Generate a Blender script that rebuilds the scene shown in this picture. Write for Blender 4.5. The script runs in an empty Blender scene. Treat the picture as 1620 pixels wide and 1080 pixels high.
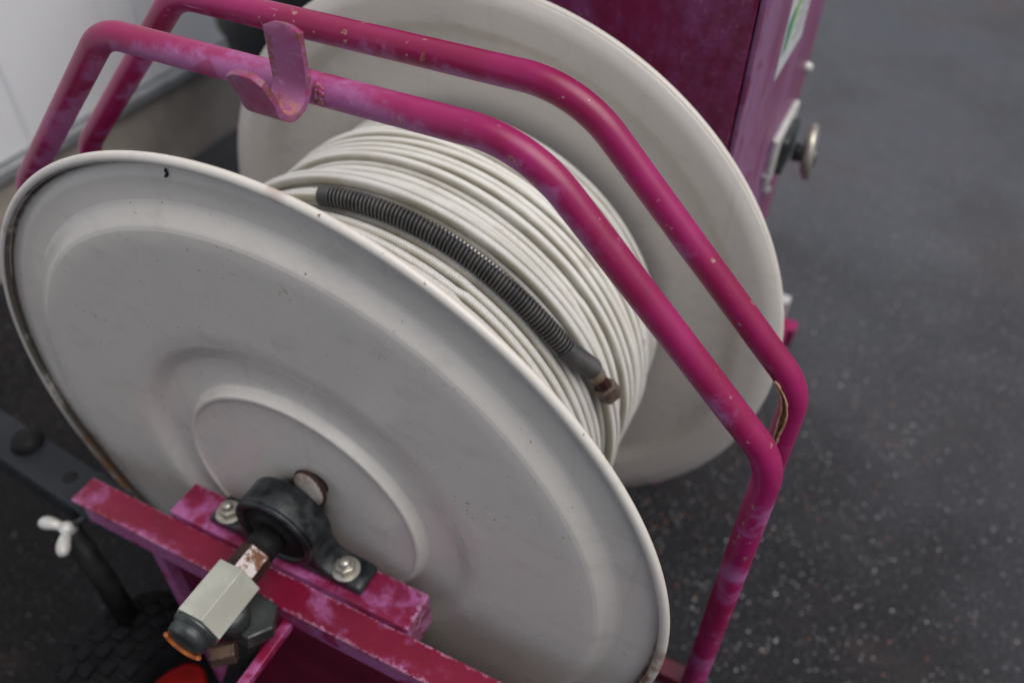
import bpy, bmesh, math, random
from mathutils import Vector, Matrix, noise as mnoise
R = math.radians
random.seed(7)
S = bpy.context.scene
COL = S.collection

# ------------------------------------------------------------------ camera
cam_d = bpy.data.cameras.new('camera'); cam = bpy.data.objects.new('camera', cam_d); COL.objects.link(cam)
cam.location = (0.3218, -0.2936, 0.5671)
cam.rotation_euler = (0.7931, -0.0101, 0.4661)
cam_d.sensor_fit = 'HORIZONTAL'; cam_d.sensor_width = 36.0
cam_d.lens = 1359.76/1620*36.0
cam_d.clip_start = 0.02; cam_d.clip_end = 500
cam_d.dof.use_dof = True
cam_d.dof.focus_distance = 0.535
cam_d.dof.aperture_fstop = 3.6
cam_d.dof.aperture_blades = 7
S.camera = cam
# ------------------------------------------------------------------ world, sun, exposure
SUN_EL, SUN_AZ = 63.0, 86.0          # degrees; azimuth measured from +Y towards +X
w = bpy.data.worlds.new('World'); S.world = w; w.use_nodes = True
nt = w.node_tree; bg = nt.nodes['Background']
sky = nt.nodes.new('ShaderNodeTexSky'); sky.sky_type = 'NISHITA'; sky.sun_disc = False
sky.sun_elevation = R(SUN_EL); sky.sun_rotation = R(SUN_AZ)
sky.dust_density = 5.0; sky.air_density = 0.9; sky.ozone_density = 1.0
nt.links.new(sky.outputs[0], bg.inputs[0]); bg.inputs[1].default_value = 0.085
sl = bpy.data.lights.new('sun', 'SUN'); sun = bpy.data.objects.new('sun', sl); COL.objects.link(sun)
sl.energy = 1.6; sl.angle = R(60); sl.color = (1.0, 0.99, 0.975)
sd = Vector((math.sin(R(SUN_AZ))*math.cos(R(SUN_EL)), math.cos(R(SUN_AZ))*math.cos(R(SUN_EL)), math.sin(R(SUN_EL))))
sun.rotation_euler = sd.to_track_quat('Z', 'Y').to_euler()
S.view_settings.view_transform = 'Standard'; S.view_settings.look = 'None'
S.view_settings.exposure = 0.14; S.view_settings.gamma = 1.0

# ------------------------------------------------------------------ materials
class Mat:
    def __init__(s, name, rough=0.6, metal=0.0, spec=0.5):
        s.m = bpy.data.materials.new(name); s.m.use_nodes = True
        s.t = s.m.node_tree; s.b = s.t.nodes['Principled BSDF']
        s.b.inputs['Roughness'].default_value = rough; s.b.inputs['Metallic'].default_value = metal
        s.b.inputs['Specular IOR Level'].default_value = spec
        s.co = s.t.nodes.new('ShaderNodeTexCoord')
    def n(s, t, **k):
        x = s.t.nodes.new(t)
        for a, v in k.items(): setattr(x, a, v)
        return x
    def put(s, sock, v):
        if isinstance(v, bpy.types.NodeSocket): s.t.links.new(v, sock)
        else: sock.default_value = v
    def vec(s, scale=(1, 1, 1), rot=(0, 0, 0), loc=(0, 0, 0), src='Object'):
        x = s.n('ShaderNodeMapping'); s.put(x.inputs[0], s.co.outputs[src])
        x.inputs['Location'].default_value = loc; x.inputs['Rotation'].default_value = rot; x.inputs['Scale'].default_value = scale
        return x.outputs[0]
    def noise(s, scale, detail=4, rough=0.55, v=None, dist=0.0):
        x = s.n('ShaderNodeTexNoise'); s.put(x.inputs['Vector'], v or s.co.outputs['Object'])
        x.inputs['Scale'].default_value = scale; x.inputs['Detail'].default_value = detail
        x.inputs['Roughness'].default_value = rough; x.inputs['Distortion'].default_value = dist
        return x.outputs[0]
    def vor(s, scale, v=None, out='Distance', feature='F1'):
        x = s.n('ShaderNodeTexVoronoi'); x.feature = feature; s.put(x.inputs['Vector'], v or s.co.outputs['Object'])
        x.inputs['Scale'].default_value = scale
        return x.outputs[out]
    def step(s, v, a, b, lo=0.0, hi=1.0):
        x = s.n('ShaderNodeMapRange'); x.interpolation_type = 'SMOOTHSTEP'; s.put(x.inputs[0], v)
        x.inputs[1].default_value = a; x.inputs[2].default_value = b
        x.inputs[3].default_value = lo; x.inputs[4].default_value = hi
        return x.outputs[0]
    def math(s, op, a, b=0.0, c=0.0):
        x = s.n('ShaderNodeMath', operation=op); s.put(x.inputs[0], a); s.put(x.inputs[1], b)
        s.put(x.inputs[2], c)
        return x.outputs[0]
    def mix(s, f, a, b):
        x = s.n('ShaderNodeMix', data_type='RGBA'); s.put(x.inputs[0], f)
        for i, v in ((6, a), (7, b)):
            if isinstance(v, tuple) and len(v) == 3: v = (*v, 1)
            s.put(x.inputs[i], v)
        return x.outputs[2]
    def dist(s, p):
        """distance of the shaded point (object space) from p"""
        x = s.n('ShaderNodeVectorMath', operation='DISTANCE'); s.put(x.inputs[0], s.co.outputs['Object']); x.inputs[1].default_value = p
        return x.outputs['Value']
    def sep(s, v=None):
        x = s.n('ShaderNodeSeparateXYZ'); s.put(x.inputs[0], v or s.co.outputs['Object']); return x.outputs
    def bump(s, h, strength=0.3, d=0.001):
        x = s.n('ShaderNodeBump'); s.put(x.inputs['Height'], h); x.inputs['Strength'].default_value = strength; x.inputs['Distance'].default_value = d
        s.t.links.new(x.outputs[0], s.b.inputs['Normal'])
    def col(s, v):
        if isinstance(v, tuple) and len(v) == 3: v = (*v, 1)
        s.put(s.b.inputs['Base Color'], v); return s
    def rough(s, v): s.put(s.b.inputs['Roughness'], v); return s

MAG = (0.330, 0.011, 0.114); MAGD = (0.25, 0.006, 0.060); LIL = (0.38, 0.125, 0.315); RUST = (0.13, 0.045, 0.015)
def magenta(name, fade=0.5, under=0.0, blotw=0.85, focus=None, frad=0.1, chips=True, deep=MAG, deep2=MAGD, lil=LIL, streak=(9, 9, 9), rough=0.34):
    """weathered magenta enamel: saturated paint, chalky lilac bloom, darker damp-looking blots, rusty chips"""
    M = Mat(name, rough)
    v = M.vec(streak)
    a = M.noise(1.0, 5, 0.62, v, 0.6); b = M.noise(70, 6, 0.72)
    f = M.math('ADD', M.math('MULTIPLY', a, 0.66), M.math('MULTIPLY', b, 0.34))
    if focus:
        near = M.step(M.dist(focus), 0.0, frad, 0.26, 0.0)
        f = M.math('ADD', f, near)
    if under:
        nz = M.sep(M.n('ShaderNodeNewGeometry').outputs['Normal'])[2]
        f = M.math('SUBTRACT', f, M.math('MULTIPLY', M.math('ADD', nz, -0.25), under))
    bloom = M.step(f, 0.62-0.26*fade, 0.74-0.2*fade)
    blot = M.step(M.noise(38, 2, 0.4, M.vec(loc=(3, 1, 5))), 0.60, 0.66)
    bloom = M.math('MULTIPLY', bloom, M.math('SUBTRACT', 1.0, M.math('MULTIPLY', blot, blotw)))
    base = M.mix(M.step(M.noise(14, 3), 0.35, 0.65), deep, deep2)
    c = M.mix(M.math('MULTIPLY', bloom, 0.85), base, lil)
    fine = M.noise(260, 3, 0.6)
    c = M.mix(M.math('MULTIPLY', M.step(fine, 0.55, 0.75), M.math('MULTIPLY', bloom, 0.4)), c, (0.6, 0.3, 0.5))
    h = M.math('MULTIPLY', M.noise(120, 3), 0.5)
    if chips:
        sel = M.step(M.noise(9, 2, 0.5, M.vec(loc=(7, 2, 1))), 0.52, 0.6)
        ch = M.math('MULTIPLY', M.step(M.noise(150, 3, 0.5), 0.70, 0.735), sel)
        halo = M.math('MULTIPLY', M.step(M.noise(150, 3, 0.5), 0.66, 0.70), sel)
        c = M.mix(halo, c, (0.45, 0.25, 0.22)); c = M.mix(ch, c, RUST)
        h = M.math('SUBTRACT', h, M.math('MULTIPLY', ch, 1.5))
        dots = M.math('MULTIPLY', M.step(M.vor(38), 0.03, 0.018, 0, 1), M.step(M.noise(6, 1), 0.5, 0.55))
        c = M.mix(dots, c, (0.65, 0.55, 0.5))
        sc = M.math('MULTIPLY', M.step(M.noise(1.0, 2, 0.5, M.vec((14, 420, 420), (0, 0.05, 0.1))), 0.70, 0.74), M.step(M.noise(13, 2, 0.5, M.vec(loc=(1, 6, 2))), 0.54, 0.62))
        c = M.mix(M.math('MULTIPLY', sc, 0.6), c, (0.60, 0.36, 0.45))
    M.col(c)
    M.rough(M.math('ADD', M.math('MULTIPLY', bloom, 0.22), rough))
    M.bump(h, 0.25, 0.0006)
    return M.m

def metal(name, c1, c2, rough=0.4, met=0.6, scale=60, bump=0.2):
    M = Mat(name, rough, met); a = M.noise(scale, 4, 0.6)
    M.col(M.mix(M.step(a, 0.38, 0.62), c1, c2)); M.rough(M.step(M.noise(scale*2, 3), 0.3, 0.7, rough-0.08, rough+0.15))
    M.bump(a, bump, 0.0006); return M.m

m_frame = magenta('faded magenta enamel', 0.38, 0.15, 0.7, (-0.02, -0.028, 0.765), 0.12, streak=(11, 16, 22))
m_hook = magenta('chalky lilac enamel', 1.1, streak=(22, 22, 22), lil=(0.30, 0.115, 0.25))
m_weld = magenta('painted weld with rust', 0.9, streak=(60, 60, 60)); 
def hookrust(m):
    M = Mat.__new__(Mat); M.m = m; M.t = m.node_tree; M.b = M.t.nodes['Principled BSDF']
    M.co = [n for n in M.t.nodes if n.type == 'TEX_COORD'][0]
    g = M.n('ShaderNodeNewGeometry'); src = M.b.inputs['Base Color'].links[0].from_socket
    e = M.math('MULTIPLY', M.step(g.outputs['Pointiness'], 0.515, 0.56), M.step(M.noise(300, 5, 0.75), 0.47, 0.56))
    p = M.math('MULTIPLY', M.step(M.noise(230, 4, 0.6), 0.60, 0.66), M.step(M.noise(45, 3), 0.5, 0.6))
    bowl = M.math('MULTIPLY', M.step(M.dist((0.010, -0.058, 0.765)), 0.014, 0.004), M.step(M.noise(160, 4, 0.6), 0.42, 0.55))
    f = M.math('MAXIMUM', e, p)
    c = M.mix(M.math('MULTIPLY', bowl, 0.7), src, (0.42, 0.20, 0.08)); c = M.mix(f, c, (0.19, 0.065, 0.025))
    M.col(c)
m_frame2 = magenta('faded magenta enamel, rear pipe', 0.27, 0.14, 0.7, streak=(11, 16, 22))
m_beam = magenta('shade-darkened magenta enamel of the beam', 0.42, deep=(0.20, 0.005, 0.032), deep2=(0.15, 0.003, 0.022), lil=(0.34, 0.09, 0.25), streak=(14, 30, 30), chips=False, rough=0.33)  # darker than the pipe paint, standing in for shade over the beam
m_seat = magenta('magenta enamel of the bearing seat', 0.75, deep=(0.24, 0.008, 0.052), deep2=(0.18, 0.005, 0.035), lil=(0.42, 0.12, 0.33), streak=(26, 30, 30), chips=False)
m_dark = magenta('dark magenta enamel', 0.15, deep=(0.15, 0.005, 0.03), deep2=(0.10, 0.003, 0.02), chips=False)
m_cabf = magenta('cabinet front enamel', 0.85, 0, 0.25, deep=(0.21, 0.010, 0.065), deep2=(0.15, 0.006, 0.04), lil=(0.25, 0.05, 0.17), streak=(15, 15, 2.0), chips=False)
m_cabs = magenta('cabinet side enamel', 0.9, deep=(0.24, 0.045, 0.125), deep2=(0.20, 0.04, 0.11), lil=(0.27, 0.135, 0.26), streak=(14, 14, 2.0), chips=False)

def flange_mat(name, marks=True):
    M = Mat(name, 0.42)
    b = M.noise(5, 4, 0.55); c = M.mix(M.step(b, 0.3, 0.7), (0.71, 0.675, 0.61), (0.66, 0.63, 0.575))
    c = M.mix(M.math('MULTIPLY', M.step(M.noise(22, 6, 0.7, M.vec((1, 1, 2.2))), 0.50, 0.75), 0.32), c, (0.40, 0.375, 0.34))
    # faint vertical run marks
    runs = M.noise(1.0, 3, 0.5, M.vec((85, 85, 5)))
    c = M.mix(M.math('MULTIPLY', M.step(runs, 0.60, 0.80), 0.16), c, (0.34, 0.30, 0.26))
    if marks:
        xyz = M.sep(); rr = M.math('SQRT', M.math('ADD', M.math('MULTIPLY', xyz[0], xyz[0]), M.math('MULTIPLY', xyz[2], xyz[2])))
        # dark brown ring in the crease behind the rolled rim, stronger on the left
        cre = M.math('MULTIPLY', M.step(rr, 0.2895, 0.2925), M.step(rr, 0.2950, 0.2935))
        side = M.step(M.math('SUBTRACT', 0.0, xyz[0]), -0.12, 0.2, 0.35, 1.0)
        cre = M.math('MULTIPLY', M.math('MULTIPLY', cre, side), M.step(M.noise(30, 4, 0.6), 0.25, 0.5))
        c = M.mix(M.math('MULTIPLY', cre, 0.9), c, (0.07, 0.055, 0.04))
        speck = M.step(M.noise(210, 3, 0.6), 0.55, 0.60)
        for p, r_, k in (((0.0330, -0.0085, 0.2290), 0.010, 0.40), ((-0.0065, -0.0085, 0.2285), 0.006, 0.3), ((0.2102, 0, 0.1169), 0.004, 0.8), ((-0.062, 0, 0.262), 0.002, 0.9)):
            q = M.math('MULTIPLY', M.step(M.dist(p), r_, r_*0.5), M.math('MULTIPLY', speck, k))
            c = M.mix(q, c, (0.30, 0.15, 0.06))
        for p, r_, k in RIMRUST:
            q = M.math('MULTIPLY', M.step(M.dist(p), r_, r_*0.3), M.step(M.noise(75, 4, 0.6), 0.42, 0.58, 0.2, 1.0))
            q = M.math('MULTIPLY', q, M.step(rr, 0.2885, 0.292))
            c = M.mix(M.math('MULTIPLY', q, k), c, (0.20, 0.085, 0.03))
        sp = M.math('MULTIPLY', M.step(M.noise(330, 2, 0.5), 0.71, 0.74), M.step(M.noise(20, 2), 0.45, 0.6))
        c = M.mix(sp, c, (0.20, 0.11, 0.06))
        scr = M.math('MULTIPLY', M.step(M.noise(1.0, 2, 0.5, M.vec((40, 40, 700), (0.3, 0.7, 0.2))), 0.74, 0.77), M.step(M.noise(11, 2), 0.55, 0.62))
        c = M.mix(M.math('MULTIPLY', scr, 0.5), c, (0.7, 0.69, 0.66))
    M.col(c); M.rough(M.step(b, 0.3, 0.7, 0.22, 0.32))
    M.bump(M.noise(7, 2, 0.5), 0.15, 0.002)
    return M.m
RIMRUST = [((-0.2800, 0.0, -0.0932), 0.012, 1.0), ((0.2990, 0.0, -0.010), 0.030, 0.7), ((0.2930, 0.0, -0.050), 0.035, 0.95), ((-0.272, 0.0, -0.1479), 0.06, 0.8), ((-0.235, 0.0, 0.18), 0.012, 0.4), ((0.035, 0, 0.296), 0.012, 0.35)]
m_flange = flange_mat('off-white enamel, front flange'); m_flange2 = flange_mat('off-white enamel, back flange', False)

def hose_mat():
    M = Mat('white braided hose jacket', 0.75)
    uv = M.co.outputs['UV']; X = M.sep(uv)
    # u: metres along the hose, v: 0..1 around it -> woven ribs
    u = X[0]; vv = X[1]
    t1 = M.math('SINE', M.math('ADD', M.math('MULTIPLY', u, 3000.0), M.math('MULTIPLY', vv, 31.4)))
    t2 = M.math('SINE', M.math('SUBTRACT', M.math('MULTIPLY', u, 3000.0), M.math('MULTIPLY', vv, 31.4)))
    h = M.math('ADD', t1, t2)
    base = M.mix(M.step(M.noise(30, 4, 0.6), 0.35, 0.7), (0.87, 0.865, 0.835), (0.78, 0.77, 0.72))
    base = M.mix(M.math('MULTIPLY', M.step(h, 0.2, -1.4), 0.45), base, (0.42, 0.42, 0.33))
    ls = M.math('SINE', M.math('MULTIPLY', vv, 75.4))
    base = M.mix(M.math('MULTIPLY', M.step(ls, 0.2, 0.9), 0.30), base, (0.50, 0.51, 0.45))
    # grime along the flanks where turns rub on each other
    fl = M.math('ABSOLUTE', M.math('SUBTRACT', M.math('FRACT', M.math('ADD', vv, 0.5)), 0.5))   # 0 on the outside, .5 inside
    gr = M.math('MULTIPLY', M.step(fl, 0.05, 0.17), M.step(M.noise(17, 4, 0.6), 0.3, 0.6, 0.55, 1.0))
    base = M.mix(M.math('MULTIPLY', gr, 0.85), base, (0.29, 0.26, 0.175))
    st = M.math('MULTIPLY', M.step(M.noise(24, 5, 0.7, M.vec(loc=(2, 5, 3))), 0.60, 0.72), 0.55)
    base = M.mix(st, base, (0.40, 0.35, 0.26))
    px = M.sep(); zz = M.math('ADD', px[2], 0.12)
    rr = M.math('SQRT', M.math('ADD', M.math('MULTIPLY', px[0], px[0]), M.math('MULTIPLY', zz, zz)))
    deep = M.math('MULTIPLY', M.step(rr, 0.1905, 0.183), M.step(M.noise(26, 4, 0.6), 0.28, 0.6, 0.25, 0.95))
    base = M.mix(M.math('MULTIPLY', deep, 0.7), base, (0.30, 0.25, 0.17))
    cv = M.n('ShaderNodeCombineXYZ'); M.put(cv.inputs[0], M.math('MULTIPLY', u, 9.0)); M.put(cv.inputs[1], M.math('MULTIPLY', vv, 5.0))
    lng = M.step(M.noise(1.0, 5, 0.65, cv.outputs[0]), 0.50, 0.72)
    base = M.mix(M.math('MULTIPLY', lng, 0.55), base, (0.40, 0.375, 0.29))
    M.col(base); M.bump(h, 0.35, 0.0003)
    return M.m
m_hose = hose_mat()

def asphalt():
    M = Mat('worn asphalt with painted shade', 0.55, spec=0.35)
    g = M.noise(160, 6, 0.75); big = M.noise(2.2, 4, 0.6)
    # shade by the reel and paler sheen further off, painted into the colour
    shade_mask = M.step(M.math('ADD', M.dist((-0.35, -0.35, -0.45)), M.math('MULTIPLY', M.noise(2.6, 4, 0.6, M.vec(loc=(8, 3, 0))), 0.9)), 1.15, 2.5, 1.0, 0.0)
    near = M.step(M.dist((-0.35, -0.25, -0.45)), 0.45, 1.0, 1.0, 0.0)  # the painted shade also dims the bright chips here
    sheen_grey = M.mix(M.step(g, 0.3, 0.7), (0.038, 0.041, 0.048), (0.105, 0.111, 0.126))
    c = M.mix(shade_mask, sheen_grey, M.mix(M.step(g, 0.3, 0.72), (0.0015, 0.0015, 0.0018), (0.016, 0.0155, 0.017)))
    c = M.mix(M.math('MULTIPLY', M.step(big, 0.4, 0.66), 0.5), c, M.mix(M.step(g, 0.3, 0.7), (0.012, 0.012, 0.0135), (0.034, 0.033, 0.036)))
    rust = M.math('MULTIPLY', M.step(M.noise(3.1, 4, 0.7, M.vec(loc=(4, 9, 1))), 0.52, 0.75), 0.5)
    c = M.mix(rust, c, (0.085, 0.05, 0.04))
    hh = M.math('MULTIPLY', g, 0.6)
    for sc, rad, keep, cc in ((95, 0.17, 0.90, (0.60, 0.60, 0.62)), (150, 0.25, 0.78, (0.34, 0.34, 0.355)), (60, 0.11, 0.95, (0.85, 0.84, 0.87)), (110, 0.22, 0.90, (0.30, 0.13, 0.075)), (210, 0.28, 0.70, (0.17, 0.165, 0.17)), (300, 0.32, 0.7, (0.10, 0.10, 0.108))):
        vn = M.n('ShaderNodeTexVoronoi'); vn.inputs['Scale'].default_value = sc
        M.put(vn.inputs['Vector'], M.vec(loc=(sc*0.37, sc*0.11, 0.0)))
        cell = M.sep(vn.outputs['Color'])
        ok = M.math('GREATER_THAN', cell[0], keep)
        spot = M.math('MULTIPLY', M.step(vn.outputs['Distance'], rad, rad*0.7), ok)
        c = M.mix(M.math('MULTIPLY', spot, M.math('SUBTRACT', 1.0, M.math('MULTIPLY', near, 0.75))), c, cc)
        hh = M.math('ADD', hh, M.math('MULTIPLY', spot, 0.5))
    M.col(c); M.rough(M.step(big, 0.35, 0.65, 0.42, 0.62))
    M.put(M.b.inputs['Specular IOR Level'], M.step(shade_mask, 0.0, 1.0, 0.6, 0.12)); M.bump(hh, 0.9, 0.004)
    return M.m
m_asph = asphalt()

def wallmat():
    M = Mat('white coated wall sheet', 0.4)
    c = M.mix(M.step(M.noise(2.5, 4), 0.3, 0.7), (0.86, 0.885, 0.91), (0.83, 0.855, 0.885))
    c = M.mix(M.math('MULTIPLY', M.step(M.noise(1, 3, 0.5, M.vec((20, 20, 2))), 0.6, 0.8), 0.2), c, (0.5, 0.5, 0.48))
    M.col(c); M.bump(M.noise(6, 2), 0.15, 0.002); return M.m
m_wall = wallmat()
def concrete():
    M = Mat('stained concrete plinth', 0.85)
    c = M.mix(M.step(M.noise(7, 5, 0.65), 0.35, 0.7), (0.44, 0.40, 0.35), (0.31, 0.28, 0.24))
    c = M.mix(M.math('MULTIPLY', M.step(M.noise(4, 4, 0.6, M.vec((1, 1, 0.5), loc=(3, 3, 3))), 0.56, 0.72), 0.7), c, (0.09, 0.075, 0.06))
    M.col(c); M.bump(M.noise(70, 5), 0.5, 0.003); return M.m
m_conc = concrete()
m_trim = metal('grey base trim', (0.34, 0.36, 0.375), (0.27, 0.285, 0.295), 0.5, 0.2, 20)
m_blk = metal('black moulded plastic', (0.014, 0.018, 0.022), (0.020, 0.025, 0.030), 0.5, 0.0, 12)
m_cast = metal('greasy blue-black cast iron', (0.010, 0.013, 0.016), (0.045, 0.050, 0.052), 0.36, 0.35, 60, 0.8)
m_bore = metal('black grease and seal', (0.006, 0.006, 0.007), (0.012, 0.012, 0.012), 0.6, 0.0)
m_zinc = metal('zinc-plated steel', (0.56, 0.54, 0.47), (0.38, 0.36, 0.31), 0.38, 0.75, 90)
m_wing = metal('whitish zinc casting', (0.62, 0.63, 0.60), (0.50, 0.51, 0.48), 0.5, 0.25, 60)
m_brass = metal('tarnished nickel swivel', (0.50, 0.52, 0.45), (0.42, 0.42, 0.36), 0.42, 0.35, 34, 0.12)
m_dgrn = metal('dark tarnished steel', (0.10, 0.115, 0.11), (0.05, 0.055, 0.055), 0.4, 0.6, 50)
m_brn = metal('brown tarnished brass', (0.115, 0.07, 0.05), (0.06, 0.035, 0.028), 0.5, 0.4, 90)
m_nut = metal('dull brown steel nut', (0.20, 0.145, 0.115), (0.11, 0.075, 0.06), 0.45, 0.45, 120)
m_red2 = metal('dark oxblood collar', (0.06, 0.014, 0.012), (0.035, 0.012, 0.010), 0.45, 0.2, 80)
m_ferr = metal('grey ferrule with rust', (0.26, 0.24, 0.20), (0.32, 0.20, 0.10), 0.5, 0.3, 70)
m_wire = metal('dark grey spring wire', (0.075, 0.078, 0.078), (0.115, 0.115, 0.11), 0.45, 0.35, 60)
m_core = metal('dark hose core', (0.015, 0.015, 0.014), (0.03, 0.028, 0.025), 0.8, 0.0)
m_orng = metal('orange rust ring', (0.45, 0.13, 0.02), (0.28, 0.07, 0.015), 0.6, 0.0, 120)
m_tyre = metal('black tyre rubber', (0.0035, 0.004, 0.005), (0.006, 0.0065, 0.008), 0.75, 0.0, 40)
for _m in (m_tyre, m_bore): _m.node_tree.nodes['Principled BSDF'].inputs['Specular IOR Level'].default_value = 0.2
m_rimr = metal('red wheel rim', (0.42, 0.015, 0.012), (0.30, 0.01, 0.01), 0.4, 0.0, 30)
m_arm = metal('dark grey painted steel', (0.010, 0.013, 0.017), (0.017, 0.021, 0.026), 0.6, 0.2, 30)
m_rustm = (lambda M: (M.col(M.mix(M.step(M.noise(85, 5, 0.7), 0.46, 0.56), (0.55, 0.50, 0.50), (0.15, 0.055, 0.02))), M.bump(M.noise(200, 4), 0.6, 0.0006), M.m)[-1])(Mat('zinc steel half eaten by rust', 0.5, 0.2))
m_plug = metal('worn plug face', (0.50, 0.45, 0.40), (0.28, 0.19, 0.15), 0.5, 0.2, 70)
m_rdark = metal('dark rust', (0.028, 0.010, 0.008), (0.05, 0.020, 0.013), 0.7, 0.1, 100)
m_stk = Mat('white sticker', 0.35).col((0.66, 0.68, 0.68)).m
m_g1 = Mat('light green print', 0.4).col((0.28, 0.55, 0.10)).m
m_g2 = Mat('teal print', 0.4).col((0.05, 0.30, 0.22)).m
m_txt = Mat('grey print', 0.4).col((0.30, 0.31, 0.33)).m

# ------------------------------------------------------------------ mesh helpers
ORG = {}
def link(name, bm, mat, parent=None, smooth=True, bev=0.0, seg=2, loc=None, recalc=True):
    me = bpy.data.meshes.new(name)
    if recalc: bmesh.ops.recalc_face_normals(bm, faces=bm.faces)
    if parent is not None and loc is None:
        o0 = world_of(parent)
        bmesh.ops.translate(bm, vec=-o0, verts=bm.verts)
    bm.to_mesh(me); bm.free()
    for p in me.polygons: p.use_smooth = smooth
    me.materials.append(mat)
    o = bpy.data.objects.new(name, me); COL.objects.link(o)
    if parent is not None: o.parent = parent
    if loc is not None: o.location = Vector(loc) - (world_of(parent) if parent is not None else Vector((0, 0, 0)))
    if bev:
        b = o.modifiers.new('bevel', 'BEVEL'); b.width = bev; b.segments = seg; b.limit_method = 'ANGLE'; b.angle_limit = R(35)
        b.harden_normals = False
    return o
def world_of(o):
    v = Vector((0, 0, 0))
    while o is not None: v += o.location; o = o.parent
    return v
def thing(name, label, cat, loc, group=None):
    o = bpy.data.objects.new(name, None); COL.objects.link(o); o.location = loc; o.empty_display_size = 0.05
    o['label'] = label; o['category'] = cat
    if group: o['group'] = group
    return o
def struct(o): o['kind'] = 'structure'; return o
def box(bm, a, b, M=None):
    vs = [bm.verts.new((x, y, z)) for x in (a[0], b[0]) for y in (a[1], b[1]) for z in (a[2], b[2])]
    if M is not None:
        for v in vs: v.co = M @ v.co
    for f in ((0, 1, 3, 2), (4, 6, 7, 5), (0, 4, 5, 1), (2, 3, 7, 6), (0, 2, 6, 4), (1, 5, 7, 3)): bm.faces.new([vs[i] for i in f])
    return bm
def B(): return bmesh.new()
def axes(d):
    d = Vector(d).normalized(); up = Vector((0, 0, 1)) if abs(d.z) < 0.9 else Vector((1, 0, 0))
    u = d.cross(up).normalized(); return u, d.cross(u).normalized(), d
def lathe(bm, prof, origin=(0, 0, 0), axis=(0, 1, 0), seg=48, close=False, phase=0.0):
    """prof: (radius, height along axis) list"""
    u, v, d = axes(axis); o = Vector(origin); rings = []
    for r, h in prof:
        if r < 1e-6: rings.append([bm.verts.new(o+d*h)])
        else: rings.append([bm.verts.new(o+d*h+(u*math.cos(phase+2*math.pi*i/seg)+v*math.sin(phase+2*math.pi*i/seg))*r) for i in range(seg)])
    pairs = list(zip(rings, rings[1:])) + ([(rings[-1], rings[0])] if close else [])
    for a, b in pairs:
        for i in range(seg):
            j = (i+1) % seg
            if len(a) == 1 and len(b) == 1: continue
            if len(a) == 1: bm.faces.new((a[0], b[i], b[j]))
            elif len(b) == 1: bm.faces.new((a[i], b[0], a[j]))
            else: bm.faces.new((a[i], b[i], b[j], a[j]))
    return bm
def tube(bm, pts, rad, seg=12, caps=True, ref=None, uv=None, u0=0.0):
    """tube along pts; ref(i, p) gives the reference 'outward' direction (v=0)"""
    n = len(pts); rings = []; T = []
    for i in range(n):
        a = pts[max(i-1, 0)]; b = pts[min(i+1, n-1)]; T.append((Vector(b)-Vector(a)).normalized())
    N = None; L = u0; us = []
    for i in range(n):
        p = Vector(pts[i]); t = T[i]
        if i: L += (p-Vector(pts[i-1])).length
        us.append(L)
        if ref is not None: nn = ref(i, p)
        elif N is None: nn = axes(t)[0]
        else: nn = N
        nn = (nn - t*nn.dot(t)).normalized(); N = nn; bb = t.cross(nn)
        r = rad(i) if callable(rad) else rad
        rings.append([bm.verts.new(p+(nn*math.cos(2*math.pi*k/seg)+bb*math.sin(2*math.pi*k/seg))*r) for k in range(seg)])
    for i in range(n-1):
        for k in range(seg):
            j = (k+1) % seg
            f = bm.faces.new((rings[i][k], rings[i][j], rings[i+1][j], rings[i+1][k]))
            if uv is not None:
                vals = ((us[i], k/seg), (us[i], (k+1)/seg), (us[i+1], (k+1)/seg), (us[i+1], k/seg))
                for lp, q in zip(f.loops, vals): lp[uv].uv = q
    if caps:
        bm.faces.new(rings[0][::-1]); bm.faces.new(rings[-1])
    return bm
def fillet(P, rad, n=10):
    out = [Vector(P[0])]
    for i in range(1, len(P)-1):
        a, p, b = Vector(P[i-1]), Vector(P[i]), Vector(P[i+1])
        d1 = (a-p).normalized(); d2 = (b-p).normalized(); r = rad[i-1] if isinstance(rad, (list, tuple)) else rad
        half = d1.angle(d2)/2; t = r/math.tan(half); c = p+(d1+d2).normalized()*(r/math.sin(half))
        s = p+d1*t; e = p+d2*t; v1 = s-c; v2 = e-c; ang = v1.angle(v2); ax = v1.cross(v2).normalized()
        for k in range(n+1): out.append(c+Matrix.Rotation(ang*k/n, 3, ax) @ v1)
    out.append(Vector(P[-1])); return out
def resample(P, step):
    out = [P[0]]
    for a, b in zip(P, P[1:]):
        L = (b-a).length; k = max(1, int(L/step))
        for i in range(1, k+1): out.append(a+(b-a)*i/k)
    return out
def hexa(bm, r, y0, y1, c=(0, 0, 0), axis=(0, 1, 0), phase=0.0, ch=0.12, n=6):
    """n-sided bar with chamfered ends"""
    return lathe(bm, [(0, y0), (r*(1-ch), y0), (r, y0+r*ch*0.55*(1 if y1 > y0 else -1)), (r, y1-r*ch*0.55*(1 if y1 > y0 else -1)), (r*(1-ch), y1), (0, y1)], c, axis, n, phase=phase)

W = 0.289; GZ = -0.45
# ------------------------------------------------------------------ setting
bm = B()
bmesh.ops.create_grid(bm, x_segments=8, y_segments=8, size=60)
bmesh.ops.translate(bm, vec=(20, 20, GZ), verts=bm.verts)
struct(link('ground', bm, m_asph, smooth=False, recalc=False))

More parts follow.
